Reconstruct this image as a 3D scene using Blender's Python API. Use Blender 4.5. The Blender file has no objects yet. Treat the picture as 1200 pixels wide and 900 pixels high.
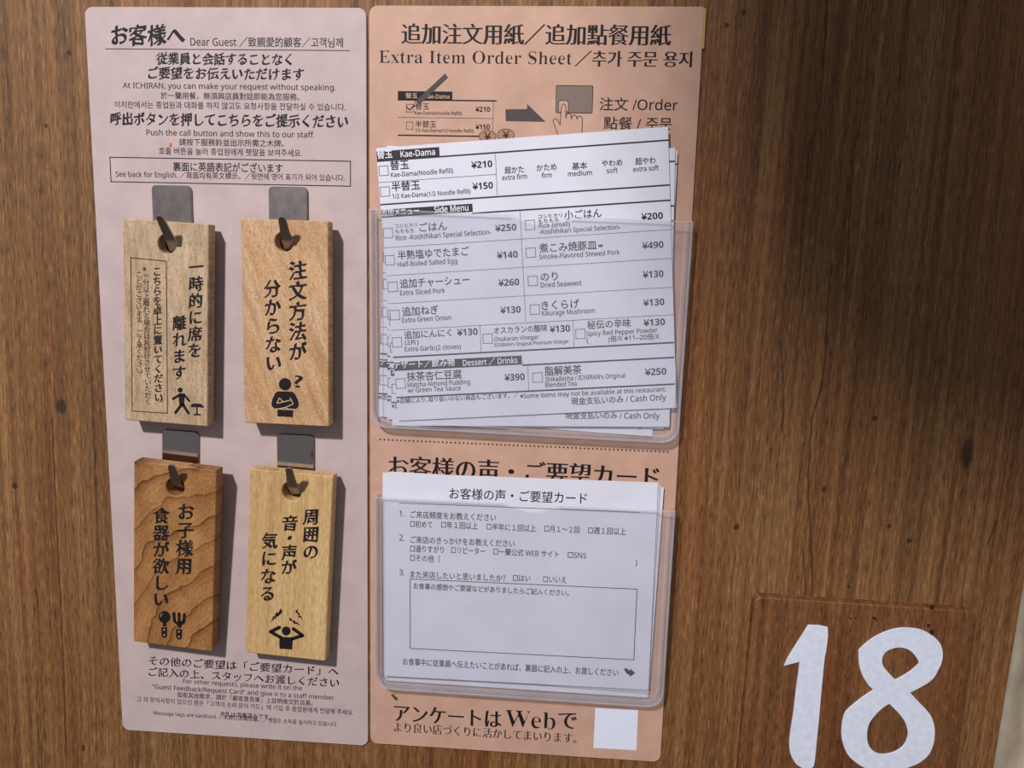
import bpy, math
import numpy as np
from mathutils import Matrix, Vector
from mathutils.geometry import tessellate_polygon, delaunay_2d_cdt

# ------------------------------------------------------------------ camera
SC = bpy.context.scene
COL = SC.collection
Z0 = 1.25                                   # height of the boards' top edge above the floor
CAM = Vector((0.102, -0.4014, -0.1288 + Z0))
PITCH, YAW, ROLL = math.radians(-8.41), math.radians(3.69), math.radians(-1.46)
FPX = 900.0                                 # focal length for a 1200 px wide frame
CR = Matrix.Rotation(YAW, 3, 'Z') @ Matrix.Rotation(PITCH, 3, 'X') @ Matrix.Rotation(ROLL, 3, 'Y')
cam_d = bpy.data.cameras.new('camera')
cam_d.sensor_width = 36.0
cam_d.lens = FPX / 1200.0 * 36.0
cam_d.clip_start = 0.01
cam = bpy.data.objects.new('camera', cam_d)
COL.objects.link(cam)
cx, cy, cz = CR.col[0], CR.col[1], CR.col[2]
cam.matrix_world = Matrix(((cx[0], cz[0], -cy[0], CAM[0]), (cx[1], cz[1], -cy[1], CAM[1]),
                           (cx[2], cz[2], -cy[2], CAM[2]), (0, 0, 0, 1)))
SC.camera = cam

# ------------------------------------------------------------------ world, lamp, exposure
world = bpy.data.worlds.new('room_ambience')
SC.world = world
world.use_nodes = True
world.node_tree.nodes['Background'].inputs[0].default_value = (0.95, 0.97, 1.0, 1)
world.node_tree.nodes['Background'].inputs[1].default_value = 0.22

sp = bpy.data.lights.new('ceiling_lamp_offscreen', 'SPOT')
sp.energy = 165
sp.color = (1.0, 0.96, 0.97)
sp.spot_size = math.radians(76)
sp.spot_blend = 1.0
sp.shadow_soft_size = 0.06
spo = bpy.data.objects.new('ceiling_lamp_offscreen', sp)
COL.objects.link(spo)
spo.location = (-0.55, -1.52, 1.03 + Z0)      # a lamp in the ceiling, 2.28 m above the floor
SPOT_AIM = Vector((-0.03, 0.0, 0.02 + Z0))
spo.rotation_euler = (SPOT_AIM - spo.location).to_track_quat('-Z', 'Y').to_euler()

SC.view_settings.view_transform = 'Standard'
SC.view_settings.look = 'None'
SC.view_settings.gamma = 1.0
SC.view_settings.use_curve_mapping = False
SC.view_settings.exposure = 0.1

# ------------------------------------------------------------------ helpers
def ray(px, py):
    v = Vector(((px - 600.0) / FPX, 1.0, (450.0 - py) / FPX))
    return CR @ v

def wall_pt(px, py, d=0.0):
    """point of the plane d metres in front of the wall that is measured at photo position px, py"""
    r = ray(px, py)
    t = (-d - CAM.y) / r.y
    return CAM + r * t

class Frame:
    """a flat face: x right, z up, -y out of the face"""
    def __init__(self, M):
        self.M = M
        self.inv = M.inverted()
    def loc(self, px, py, off=0.0):
        o = self.inv @ CAM
        r = self.inv.to_3x3() @ ray(px, py)
        t = (-off - o.y) / r.y
        p = o + r * t
        return Vector((p.x, p.z))
    def scale(self, px, py):
        a, b = self.loc(px, py), self.loc(px, py + 10)
        return (a - b).length / 10.0

def frame_at(x, d, z, roll=0.0, lean=0.0):
    M = Matrix.Translation((x, -d, z)) @ Matrix.Rotation(lean, 4, 'X') @ Matrix.Rotation(-roll, 4, 'Y')
    return Frame(M)

def sset(o, label=None, cat=None, group=None, kind=None):
    for k, v in (('label', label), ('category', cat), ('group', group), ('kind', kind)):
        if v:
            o[k] = v
    return o

def empty(name, M, label=None, cat=None, group=None):
    o = bpy.data.objects.new(name, None)
    o.empty_display_size = 0.01
    COL.objects.link(o)
    o.matrix_world = M
    return sset(o, label, cat, group)

def mesh_obj(name, verts, faces, mat, parent=None, smooth=False):
    me = bpy.data.meshes.new(name)
    me.from_pydata(verts, [], faces)
    me.update()
    if smooth:
        for p in me.polygons:
            p.use_smooth = True
    if mat:
        me.materials.append(mat)
    o = bpy.data.objects.new(name, me)
    COL.objects.link(o)
    if parent:
        o.parent = parent
    return o

def rrect(x0, z0, x1, z1, r, n=6):
    """rounded rectangle outline, counter-clockwise"""
    rs = r if isinstance(r, (list, tuple)) else [r] * 4     # BL BR TR TL
    out = []
    for (cx_, cz_, a0, q) in ((x0, z0, 180, rs[0]), (x1, z0, 270, rs[1]), (x1, z1, 0, rs[2]), (x0, z1, 90, rs[3])):
        sx = 1 if cx_ == x0 else -1
        sz = 1 if cz_ == z0 else -1
        ccx, ccz = cx_ + sx * q, cz_ + sz * q
        if q <= 1e-9:
            out.append((cx_, cz_))
            continue
        for i in range(n + 1):
            a = math.radians(a0 + 90.0 * i / n)
            out.append((ccx + q * math.cos(a), ccz + q * math.sin(a)))
    return out

def quad_round(c, r, n=6):
    """four corner points (TL TR BR BL as 2-D vectors) with rounded corners"""
    out = []
    rs = r if isinstance(r, (list, tuple)) else [r] * 4
    for i in range(4):
        p, a, b = c[i], c[i - 1], c[(i + 1) % 4]
        q = rs[i]
        da, db = (a - p).normalized(), (b - p).normalized()
        if q <= 1e-9:
            out.append(p)
            continue
        s, e = p + da * q, p + db * q
        for k in range(n + 1):
            t = k / n
            out.append(s * (1 - t) ** 2 + p * 2 * t * (1 - t) + e * t * t)
    return [(v[0], v[1]) for v in out]

def circle(cx_, cz_, r, n=28, rz=None):
    rz = rz or r
    return [(cx_ + r * math.cos(2 * math.pi * i / n), cz_ + rz * math.sin(2 * math.pi * i / n)) for i in range(n)]

def area(p):
    return 0.5 * sum(p[i - 1][0] * p[i][1] - p[i][0] * p[i - 1][1] for i in range(len(p)))

def fill(loops):
    """triangles of an even-odd set of outlines: every outer outline is filled with the holes that lie in it"""
    flat = [p for l in loops for p in l]
    start, k = [], 0
    for l in loops:
        start.append(k)
        k += len(l)
    if len(loops) == 1:
        groups = [[0]]
    else:
        bb = [(min(p[0] for p in l), max(p[0] for p in l), min(p[1] for p in l), max(p[1] for p in l)) for l in loops]
        def within(i, j):
            if bb[i][0] < bb[j][0] - 1e-9 or bb[i][1] > bb[j][1] + 1e-9 or bb[i][2] < bb[j][2] - 1e-9 or bb[i][3] > bb[j][3] + 1e-9:
                return False
            x, y = loops[i][0][:2]
            l, c = loops[j], False
            for q in range(len(l)):
                a, b = l[q - 1], l[q]
                if (a[1] > y) != (b[1] > y) and x < (b[0] - a[0]) * (y - a[1]) / (b[1] - a[1]) + a[0]:
                    c = not c
            return c
        par = [[j for j in range(len(loops)) if j != i and within(i, j)] for i in range(len(loops))]
        groups = []
        for i in range(len(loops)):
            if len(par[i]) % 2 == 0:
                groups.append([i] + [j for j in range(len(loops)) if len(par[j]) == len(par[i]) + 1 and i in par[j]])
    tris = []
    for g in groups:
        ids = [start[i] + q for i in g for q in range(len(loops[i]))]
        vs = [[Vector((p[0], p[1], 0)) for p in loops[i]] for i in g]
        tris += [tuple(ids[q] for q in t) for t in tessellate_polygon(vs)]
    return flat, tris

def inset(loop, k):
    """move an outline inwards (for ccw loops) by k"""
    n = len(loop)
    out = []
    for i in range(n):
        p0, p1, p2 = Vector(loop[i - 1][:2]), Vector(loop[i][:2]), Vector(loop[(i + 1) % n][:2])
        a, b = (p1 - p0), (p2 - p1)
        if a.length < 1e-12 or b.length < 1e-12:
            out.append((p1.x, p1.y)); continue
        a.normalize(); b.normalize()
        na, nb = Vector((-a.y, a.x)), Vector((-b.y, b.x))
        m = na + nb
        if m.length < 1e-6:
            m = na
        m.normalize()
        c = max(0.35, m.dot(na))
        q = p1 + m * (k / c)
        out.append((q.x, q.y))
    return out

def slab(name, loops, y0, y1, mat, parent=None, bevel=0.0, smooth=False):
    """solid plate: outline loops in x,z; y0 = front distance out of the face, y1 = back; loops[0] outer, others holes"""
    ls = []
    for i, l in enumerate(loops):
        ccw = area(l) > 0
        ls.append(list(l) if ccw == (i == 0) else list(reversed(l)))
    front = [inset(l, bevel) for l in ls] if bevel else ls
    flat, tris = fill(front)
    n = len(flat)
    verts = [(p[0], -y0, p[1]) for p in flat]
    if bevel:
        s = 0
        verts += [(p[0], -(y0 - bevel), p[1]) for l in ls for p in l]
    verts += [(p[0], -y1, p[1]) for l in ls for p in l]
    nb = 2 if bevel else 1
    faces = []
    for t in tris:
        a, b, c = [flat[i] for i in t]
        cr = (b[0] - a[0]) * (c[1] - a[1]) - (b[1] - a[1]) * (c[0] - a[0])
        t = tuple(t) if cr > 0 else tuple(reversed(t))     # ccw in xz seen from -y
        faces.append(t)
        faces.append(tuple(i + nb * n for i in reversed(t)))
    s = 0
    for l in ls:
        m = len(l)
        for i in range(m):
            j = (i + 1) % m
            for k in range(nb):
                o0, o1 = s + k * n, s + (k + 1) * n
                faces.append((o0 + i, o1 + i, o1 + j, o0 + j))
        s += m
    o = mesh_obj(name, verts, faces, mat, parent)
    return o

# ------------------------------------------------------------------ materials
def new_mat(name):
    m = bpy.data.materials.new(name)
    m.use_nodes = True
    nt = m.node_tree
    return m, nt, nt.nodes['Principled BSDF']

def srgb(r, g, b):
    f = lambda c: (c / 255 / 12.92) if c / 255 <= 0.04045 else ((c / 255 + 0.055) / 1.055) ** 2.4
    return (f(r), f(g), f(b), 1.0)

def plain(name, col, rough=0.6, metal=0.0, spec=0.5):
    m, nt, b = new_mat(name)
    b.inputs['Base Color'].default_value = col
    b.inputs['Roughness'].default_value = rough
    b.inputs['Metallic'].default_value = metal
    b.inputs['Specular IOR Level'].default_value = spec
    return m

class NT:
    def __init__(self, nt):
        self.nt = nt
    def n(self, t, **kw):
        nd = self.nt.nodes.new(t)
        for k, v in kw.items():
            setattr(nd, k, v)
        return nd
    def link(self, a, b):
        self.nt.links.new(a, b)
    def put(self, sock, v):
        if hasattr(v, 'is_output') or isinstance(v, bpy.types.NodeSocket):
            self.link(v, sock)
        else:
            sock.default_value = v
    def math(self, op, a, b=None, c=None, clamp=False):
        nd = self.n('ShaderNodeMath', operation=op)
        nd.use_clamp = clamp
        self.put(nd.inputs[0], a)
        if b is not None:
            self.put(nd.inputs[1], b)
        if c is not None:
            self.put(nd.inputs[2], c)
        return nd.outputs[0]
    def coords(self, kind='Object'):
        return self.n('ShaderNodeTexCoord').outputs[kind]
    def sep(self, v):
        s = self.n('ShaderNodeSeparateXYZ')
        self.link(v, s.inputs[0])
        return s.outputs
    def comb(self, x, y, z):
        c = self.n('ShaderNodeCombineXYZ')
        for i, q in enumerate((x, y, z)):
            self.put(c.inputs[i], q)
        return c.outputs[0]
    def noise(self, vec, scale=1.0, detail=3.0, rough=0.55, dist=0.0):
        nd = self.n('ShaderNodeTexNoise')
        self.link(vec, nd.inputs['Vector'])
        nd.inputs['Scale'].default_value = scale
        nd.inputs['Detail'].default_value = detail
        nd.inputs['Roughness'].default_value = rough
        nd.inputs['Distortion'].default_value = dist
        return nd.outputs['Fac']
    def ramp(self, fac, stops):
        r = self.n('ShaderNodeValToRGB')
        cr = r.color_ramp
        while len(cr.elements) < len(stops):
            cr.elements.new(0.5)
        for e, (p, c) in zip(cr.elements, stops):
            e.position = p
            e.color = c
        self.put(r.inputs[0], fac)
        return r.outputs[0]
    def mix(self, fac, a, b, mode='MIX'):
        m = self.n('ShaderNodeMix', data_type='RGBA', blend_type=mode)
        self.put(m.inputs[0], fac)
        self.put(m.inputs[6], a)
        self.put(m.inputs[7], b)
        return m.outputs[2]
    def bump(self, h, strength, dist):
        b = self.n('ShaderNodeBump')
        b.inputs['Strength'].default_value = strength
        b.inputs['Distance'].default_value = dist
        self.link(h, b.inputs['Height'])
        return b.outputs[0]
    def smooth(self, v, lo, hi):
        m = self.n('ShaderNodeMapRange', interpolation_type='SMOOTHSTEP')
        self.put(m.inputs[0], v)
        m.inputs[1].default_value = lo
        m.inputs[2].default_value = hi
        m.inputs[3].default_value = 0.0
        m.inputs[4].default_value = 1.0
        return m.outputs[0]

def crack_fac(g, x, z, pts, width, seed):
    """dark split that runs down the grain: x position is a curve of z"""
    zs = [p[1] for p in pts]
    z0, z1 = min(zs), max(zs)
    xs = [p[0] for p in pts]
    x0, x1 = min(xs) - 0.001, max(xs) + 0.001
    fz = g.math('DIVIDE', g.math('SUBTRACT', z, z0), z1 - z0)
    fc = g.n('ShaderNodeFloatCurve')
    cv = fc.mapping.curves[0]
    P = sorted([((p[1] - z0) / (z1 - z0), (p[0] - x0) / (x1 - x0)) for p in pts])
    while len(cv.points) < len(P):
        cv.points.new(0.5, 0.5)
    for q, (a, b) in zip(cv.points, P):
        q.location = (a, b)
    fc.mapping.update()
    g.put(fc.inputs['Value'], fz)
    xc = g.math('ADD', g.math('MULTIPLY', fc.outputs[0], x1 - x0), x0)
    wob = g.math('MULTIPLY', g.math('SUBTRACT', g.noise(g.comb(seed, 0.0, z), 90.0, 3), 0.5), 0.0022)
    d = g.math('ABSOLUTE', g.math('SUBTRACT', g.math('ADD', x, wob), xc))
    w = g.math('MULTIPLY', g.noise(g.comb(seed + 3.0, 0.0, z), 45.0, 2), width * 2.0)
    line = g.math('SUBTRACT', 1.0, g.math('DIVIDE', d, w), clamp=True)
    ends = g.math('MULTIPLY', g.smooth(fz, 0.0, 0.04), g.smooth(g.math('SUBTRACT', 1.0, fz), 0.0, 0.04))
    return g.math('MULTIPLY', line, ends)

def knot_fac(g, x, z, kx, kz, r, stretch=1.0):
    dx = g.math('SUBTRACT', x, kx)
    dz = g.math('DIVIDE', g.math('SUBTRACT', z, kz), stretch)
    d = g.math('SQRT', g.math('ADD', g.math('MULTIPLY', dx, dx), g.math('MULTIPLY', dz, dz)))
    d = g.math('ADD', d, g.math('MULTIPLY', g.math('SUBTRACT', g.noise(g.comb(x, 0.0, z), 900.0, 2), 0.5), r * 0.9))
    return g.smooth(g.math('SUBTRACT', r, d), -r * 0.25, r * 0.45)

def wood(name, dark, mid, light, freq=420.0, along=5.0, wave=0.0015, seed=0.0, tone=None, tonefreq=18.0,
         cracks=(), knots=(), rough=0.62, bump=0.5, bdist=0.0006, pore=0.5, speck=0.0, fibre=1.0, lean=0.0):
    m, nt, b = new_mat(name)
    g = NT(nt)
    x, y, z = g.sep(g.coords())
    wv = g.math('MULTIPLY', g.math('SUBTRACT', g.noise(g.comb(g.math('MULTIPLY', x, 5.0), seed, g.math('MULTIPLY', z, 3.0)), 1.0, 2), 0.5), wave * 12)
    wx = g.math('ADD', g.math('ADD', x, wv), g.math('MULTIPLY', z, lean))
    yy = g.math('MULTIPLY', y, freq * .5)
    v1 = g.comb(g.math('MULTIPLY', wx, freq), g.math('ADD', yy, seed), g.math('MULTIPLY', z, along))
    v2 = g.comb(g.math('MULTIPLY', wx, freq * 3.2), g.math('ADD', yy, seed + 5), g.math('MULTIPLY', z, along * 26))
    v3 = g.comb(g.math('MULTIPLY', wx, tonefreq), seed + 9, g.math('MULTIPLY', z, tonefreq * 0.14))
    v4 = g.comb(g.math('MULTIPLY', wx, freq * 0.30), g.math('ADD', yy, seed + 17), g.math('MULTIPLY', z, along * 0.5))
    n1 = g.noise(v1, 1.0, 3, 0.6)
    n2 = g.noise(v2, 1.0, 2, 0.6)
    n3 = g.noise(v3, 1.0, 3, 0.5)
    n4 = g.noise(v4, 1.0, 2, 0.5)
    grain = g.math('ADD', g.math('MULTIPLY', n1, 0.42), g.math('MULTIPLY', n4, 0.26))
    grain = g.math('ADD', grain, g.math('MULTIPLY', n2, 0.32))
    grain = g.math('ADD', g.math('MULTIPLY', g.math('SUBTRACT', grain, 0.5), 1.25), 0.5)
    tonal = g.math('ADD', grain, g.math('MULTIPLY', g.math('SUBTRACT', n3, 0.5), 0.34))
    c = g.ramp(tonal, [(0.28, dark), (0.49, mid), (0.70, light)])
    if tone:
        c = g.mix(g.smooth(n3, 0.35, 0.72), c, tone, 'MULTIPLY')
    pores = g.math('SUBTRACT', 1.0, g.smooth(n2, 0.26, 0.44))
    dk = (dark[0] * 0.45, dark[1] * 0.42, dark[2] * 0.4, 1)
    c = g.mix(g.math('MULTIPLY', pores, pore), c, dk)
    pale_fibres = g.smooth(n2, 0.58, 0.76)  # paler fibres scattered at random along the grain
    c = g.mix(g.math('MULTIPLY', pale_fibres, 0.35 * fibre), c, (min(1, light[0] * 1.25), min(1, light[1] * 1.25), min(1, light[2] * 1.3), 1))
    if speck:
        sv = g.comb(g.math('MULTIPLY', wx, 900.0), seed, g.math('MULTIPLY', z, 300.0))
        sn = g.noise(sv, 1.0, 2, 0.5)
        c = g.mix(g.math('MULTIPLY', g.smooth(sn, 0.50, 0.64), speck), c, dark)
    h = grain
    f = None
    for i, (pts, w) in enumerate(cracks):
        q = crack_fac(g, x, z, pts, w, 3.7 * i + 1.3)
        f = q if f is None else g.math('MAXIMUM', f, q)
    for (kx, kz, r, s) in knots:
        q = knot_fac(g, x, z, kx, kz, r, s)
        f = q if f is None else g.math('MAXIMUM', f, q)
    if f is not None:
        c = g.mix(g.math('MULTIPLY', f, 0.8), c, srgb(40, 24, 14))
        h = g.math('SUBTRACT', h, g.math('MULTIPLY', f, 0.5))
    g.link(c, b.inputs['Base Color'])
    b.inputs['Roughness'].default_value = rough
    b.inputs['Specular IOR Level'].default_value = 0.35
    g.link(g.bump(h, bump, bdist), b.inputs['Normal'])
    return m

def ringwood(name, dark, mid, light, cx_, cz_, freq, seed=0.0, sq=1.0):
    """flat-sawn wood with curved growth rings"""
    m, nt, b = new_mat(name)
    g = NT(nt)
    x, y, z = g.sep(g.coords())
    nn = g.noise(g.comb(x, g.math('ADD', y, seed), z), 38.0, 3)
    dx = g.math('SUBTRACT', x, cx_)
    dz = g.math('MULTIPLY', g.math('SUBTRACT', z, cz_), sq)
    d = g.math('SQRT', g.math('ADD', g.math('MULTIPLY', dx, dx), g.math('MULTIPLY', dz, dz)))
    d = g.math('ADD', d, g.math('MULTIPLY', g.math('SUBTRACT', nn, 0.5), 0.016))
    ph = g.math('MULTIPLY', d, freq)
    fr = g.math('FRACT', ph)
    ring_id = g.math('FLOOR', ph)
    amp = g.noise(g.comb(g.math('MULTIPLY', ring_id, 1.7), seed, 0.3), 1.0, 1)
    thin = g.math('FRACT', g.math('MULTIPLY', ph, 5.0))
    fine = g.noise(g.comb(g.math('MULTIPLY', x, 900.0), seed, g.math('MULTIPLY', z, 500.0)), 1.0, 3, 0.6)
    broad = g.noise(g.comb(g.math('MULTIPLY', x, 70.0), seed + 2, g.math('MULTIPLY', z, 40.0)), 1.0, 3)
    t = g.math('MULTIPLY', g.math('MULTIPLY', g.math('POWER', fr, 7.0), amp), -0.75)
    t = g.math('ADD', t, g.math('MULTIPLY', g.math('POWER', thin, 3.0), -0.07))
    t = g.math('ADD', t, g.math('MULTIPLY', fine, 0.46))
    t = g.math('ADD', t, g.math('MULTIPLY', broad, 0.58))
    c = g.ramp(t, [(0.10, dark), (0.45, mid), (0.78, light)])
    g.link(c, b.inputs['Base Color'])
    b.inputs['Roughness'].default_value = 0.55
    b.inputs['Specular IOR Level'].default_value = 0.35
    g.link(g.bump(fine, 0.35, 0.0004), b.inputs['Normal'])
    return m

def board_mat(name, a, bcol, scale=60.0):
    m, nt, b = new_mat(name)
    g = NT(nt)
    co = g.coords()
    n = g.noise(co, scale, 4, 0.6)
    f = g.noise(co, 1500.0, 2, 0.6)
    n = g.math('ADD', g.math('MULTIPLY', n, 0.8), g.math('MULTIPLY', f, 0.2))
    g.link(g.ramp(n, [(0.34, a), (0.66, bcol)]), b.inputs['Base Color'])
    b.inputs['Roughness'].default_value = 0.55
    b.inputs['Specular IOR Level'].default_value = 0.3
    return m

def wpt(px, py):
    p = wall_pt(px, py)
    return (p.x, p.z)

cr = [([wpt(968, -40), wpt(966, 60), wpt(961, 125), wpt(947, 187), wpt(941, 260), wpt(936, 350)], 0.0006),
      ([wpt(1023, -40), wpt(1021, 20), wpt(1012, 120), wpt(1000, 190), wpt(994, 292), wpt(991, 360)], 0.0005),
      ([wpt(975, 300), wpt(971, 350), wpt(965, 440), wpt(951, 500), wpt(948, 545), wpt(950, 620), wpt(953, 700)], 0.0009),
      ([wpt(915, 400), wpt(918, 470), wpt(917, 510)], 0.0006),
      ([wpt(61, 480), wpt(64, 560), wpt(68, 650), wpt(72, 730), wpt(78, 900)], 0.0006),
      ([wpt(41, 690), wpt(43, 700), wpt(44, 712)], 0.0006),
      ([wpt(1168, 610), wpt(1163, 625), wpt(1156, 640)], 0.0008),
      ([wpt(940, 640), wpt(945, 700), wpt(948, 760)], 0.0004)]
kn = [wpt(1025, 491) + (0.0016, 1.0), wpt(966, 574) + (0.0012, 1.6), wpt(1066, 634) + (0.0016, 1.0),
      wpt(863, 618) + (0.0018, 1.0), wpt(1133, 532) + (0.0035, 2.6), wpt(72, 477) + (0.0035, 1.3),
      wpt(17, 570) + (0.0018, 1.0), wpt(81, 63) + (0.0012, 1.2), wpt(54, 148) + (0.0009, 1.2), wpt(98, 877) + (0.0011, 2.2),
      wpt(1042, 617) + (0.0011, 1.3), wpt(995, 688) + (0.0009, 1.3), wpt(852, 30) + (0.0012, 1.0), wpt(872, 15) + (0.0014, 1.0)]
M_WALL = wood('wall_wood', srgb(70, 45, 25), srgb(126, 88, 51), srgb(168, 127, 83), freq=330.0, along=4.5, wave=0.0006,
              seed=1.0, tone=srgb(214, 186, 166), tonefreq=16.0, cracks=cr, knots=kn, bump=0.7, bdist=0.0008, pore=0.55, lean=-0.02)
M_PLATE = wood('plate_wood', srgb(72, 44, 25), srgb(122, 80, 46), srgb(154, 108, 68), freq=280.0, along=6.0, wave=0.0012, seed=14.0,
               tone=srgb(200, 170, 150), tonefreq=45.0, bump=0.5, bdist=0.0005, pore=0.5)
M_PINK = board_mat('pale_pink_board', srgb(182, 163, 162), srgb(196, 176, 174))
M_PEACH = board_mat('peach_board', srgb(188, 149, 129), srgb(203, 164, 144))
M_INK = plain('black_ink', srgb(30, 26, 29), 0.6, spec=0.2)
M_INKS = plain('soft_black_ink', srgb(62, 56, 62), 0.6, spec=0.2)
M_GREY = plain('dark_grey_ink', srgb(78, 72, 70), 0.6, spec=0.2)
M_TAUPE = plain('taupe_ink', srgb(128, 112, 102), 0.6, spec=0.2)
M_COIN = plain('tan_ink', srgb(168, 128, 106), 0.6, spec=0.2)
M_LINE = plain('thin_rule_ink', srgb(120, 116, 124), 0.6, spec=0.2)
M_BAR = plain('header_bar_ink', srgb(58, 52, 56), 0.6, spec=0.2)
M_WHITEINK = plain('paper_white_print', srgb(238, 236, 246), 0.6, spec=0.2)
M_PAPER = board_mat('white_paper', srgb(215, 215, 227), srgb(225, 225, 237), 35.0)
M_STICKER = plain('white_sticker', srgb(226, 230, 246), 0.5)
M_DIGIT = board_mat('white_cut_vinyl', srgb(210, 216, 232), srgb(226, 232, 246), 300.0)
M_STAIN = plain('orange_stain', srgb(190, 96, 40), 0.5)
M_STAIN2 = plain('pale_orange_stain', srgb(214, 168, 140), 0.5)
M_SPECK = plain('olive_speck', srgb(84, 66, 30), 0.6)
M_TAPE = plain('yellow_tape', srgb(196, 152, 84), 0.35)
M_SKIN = plain('print_peach', srgb(196, 157, 137), 0.55, spec=0.3)

def steel(name, col, r0, r1):
    m, nt, b = new_mat(name)
    g = NT(nt)
    b.inputs['Base Color'].default_value = col
    b.inputs['Metallic'].default_value = 1.0
    n = g.noise(g.coords(), 160.0, 4, 0.6)
    g.link(g.math('ADD', g.math('MULTIPLY', n, r1 - r0), r0), b.inputs['Roughness'])
    return m
M_STEEL = steel('satin_steel', (0.42, 0.36, 0.35, 1), 0.2, 0.36)
M_ARM = steel('bent_steel', (0.42, 0.36, 0.35, 1), 0.38, 0.5)
M_MIRROR = steel('polished_steel', (0.42, 0.36, 0.35, 1), 0.05, 0.16)

def clear_plastic(name, haze, rough):
    m, nt, b = new_mat(name)
    nt.nodes.remove(b)
    g = NT(nt)
    out = [n for n in nt.nodes if n.type == 'OUTPUT_MATERIAL'][0]
    tr = g.n('ShaderNodeBsdfTransparent')
    tr.inputs[0].default_value = (0.965, 0.965, 0.975, 1)
    di = g.n('ShaderNodeBsdfDiffuse')
    di.inputs[0].default_value = (0.86, 0.85, 0.9, 1)
    gl = g.n('ShaderNodeBsdfGlossy')
    gl.inputs[1].default_value = rough
    gl.inputs[0].default_value = (1, 1, 1, 1)
    m1 = g.n('ShaderNodeMixShader')
    sc = g.noise(g.coords(), 55.0, 3)
    hz = g.math('MULTIPLY', g.math('ADD', g.math('MULTIPLY', sc, 0.8), 0.6), haze)
    g.link(hz, m1.inputs[0])
    g.link(tr.outputs[0], m1.inputs[1])
    g.link(di.outputs[0], m1.inputs[2])
    lw = g.n('ShaderNodeLayerWeight')
    lw.inputs[0].default_value = 0.5
    fr = g.n('ShaderNodeMath', operation='MULTIPLY_ADD')
    g.link(g.math('POWER', lw.outputs['Facing'], 5.0), fr.inputs[0])
    fr.inputs[1].default_value = 0.8
    fr.inputs[2].default_value = 0.035
    m2 = g.n('ShaderNodeMixShader')
    g.link(fr.outputs[0], m2.inputs[0])
    g.link(m1.outputs[0], m2.inputs[1])
    g.link(gl.outputs[0], m2.inputs[2])
    g.link(m2.outputs[0], out.inputs[0])
    return m
M_CLEAR = clear_plastic('clear_vinyl', 0.05, 0.08)
M_RIM = clear_plastic('clear_vinyl_seam', 0.17, 0.10)

# ------------------------------------------------------------------ lettering
def bez(p0, h0, h1, p1, n):
    out = []
    for i in range(1, n + 1):
        t = i / n
        s = 1 - t
        out.append((s ** 3 * p0[0] + 3 * s * s * t * h0[0] + 3 * s * t * t * h1[0] + t ** 3 * p1[0],
                    s ** 3 * p0[1] + 3 * s * s * t * h0[1] + 3 * s * t * t * h1[1] + t ** 3 * p1[1]))
    return out

_tc = bpy.data.curves.new('type_setter', 'FONT')
_to = bpy.data.objects.new('type_setter', _tc)
_ts = bpy.data.scenes.new('typesetting')        # keeps the type setter apart; removed at the end
_ts.collection.objects.link(_to)
_vl = _ts.view_layers[0]

STYLES = {            # kx, ky, nib angle, per-character rise, serif
    'thin': (-0.006, -0.006, 0, 0.0, 0), 'plain': (0.007, 0.006, 0, 0.0, 0), 'small': (0.014, 0.012, 0, 0.0, 0), 'bold': (0.004, 0.004, 0, 0.0, 0), 'semi': (0.014, 0.012, 0, 0.0, 0),
    'mincho': (0.016, -0.013, 0, 0.0, 0), 'minchobold': (0.030, -0.006, 0, 0.0, 0), 'brush': (0.030, -0.004, 38, 0.09, 0),
    'brushbold': (0.052, 0.004, 38, 0.10, 0), 'serif': (-0.012, -0.004, 0, 0.0, 0), 'serifbold': (-0.020, -0.005, 0, 0.0, 0)}

def latin(text, kind):
    """Latin letters and digits of the sans, bold sans or bold serif alphabets of the built-in type"""
    up, lo, dg_ = {'sans': (0x1D5A0, 0x1D5BA, 0x1D7E2), 'bold': (0x1D5D4, 0x1D5EE, 0x1D7EC), 'serif': (0x1D400, 0x1D41A, 0x1D7CE)}[kind]
    out = ''
    for c in text:
        if 'A' <= c <= 'Z':
            out += chr(up + ord(c) - 65)
        elif 'a' <= c <= 'z':
            out += chr(lo + ord(c) - 97)
        elif '0' <= c <= '9':
            out += chr(dg_ + ord(c) - 48)
        else:
            out += c
    return out

_glyphs = {}

def cut_type(chars):
    """outlines and advance of each character, set in one go: one character and a bar on every line"""
    _tc.body = '\n'.join(c + '|' for c in chars)
    _vl.update()
    dg = _vl.depsgraph
    ev = _to.evaluated_get(dg)
    cu = ev.to_curve(dg)
    got = {}
    for s in cu.splines:
        got.setdefault(s.character_index, []).append([(p.co.copy(), p.handle_left.copy(), p.handle_right.copy()) for p in s.bezier_points])
    ev.to_curve_clear()
    for i, c in enumerate(chars):
        bar = [p[0] for l in got[i * 3 + 1] for p in l]
        bx, by = min(p.x for p in bar), min(p.y for p in bar)
        _glyphs[c] = [got.get(i * 3, []), bx, by]
    b0 = _glyphs['|']
    l0 = [p[0] for l in b0[0] for p in l] if chars[0] == '|' else None
    if l0:
        _glyphs['bar'] = (min(p.x for p in l0), min(p.y for p in l0))
    ox, oy = _glyphs['bar']
    for c in chars:
        g_ = _glyphs[c]
        _glyphs[c] = (g_[0], g_[1] - ox, g_[2] - oy)      # outlines, advance, height of its line

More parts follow.
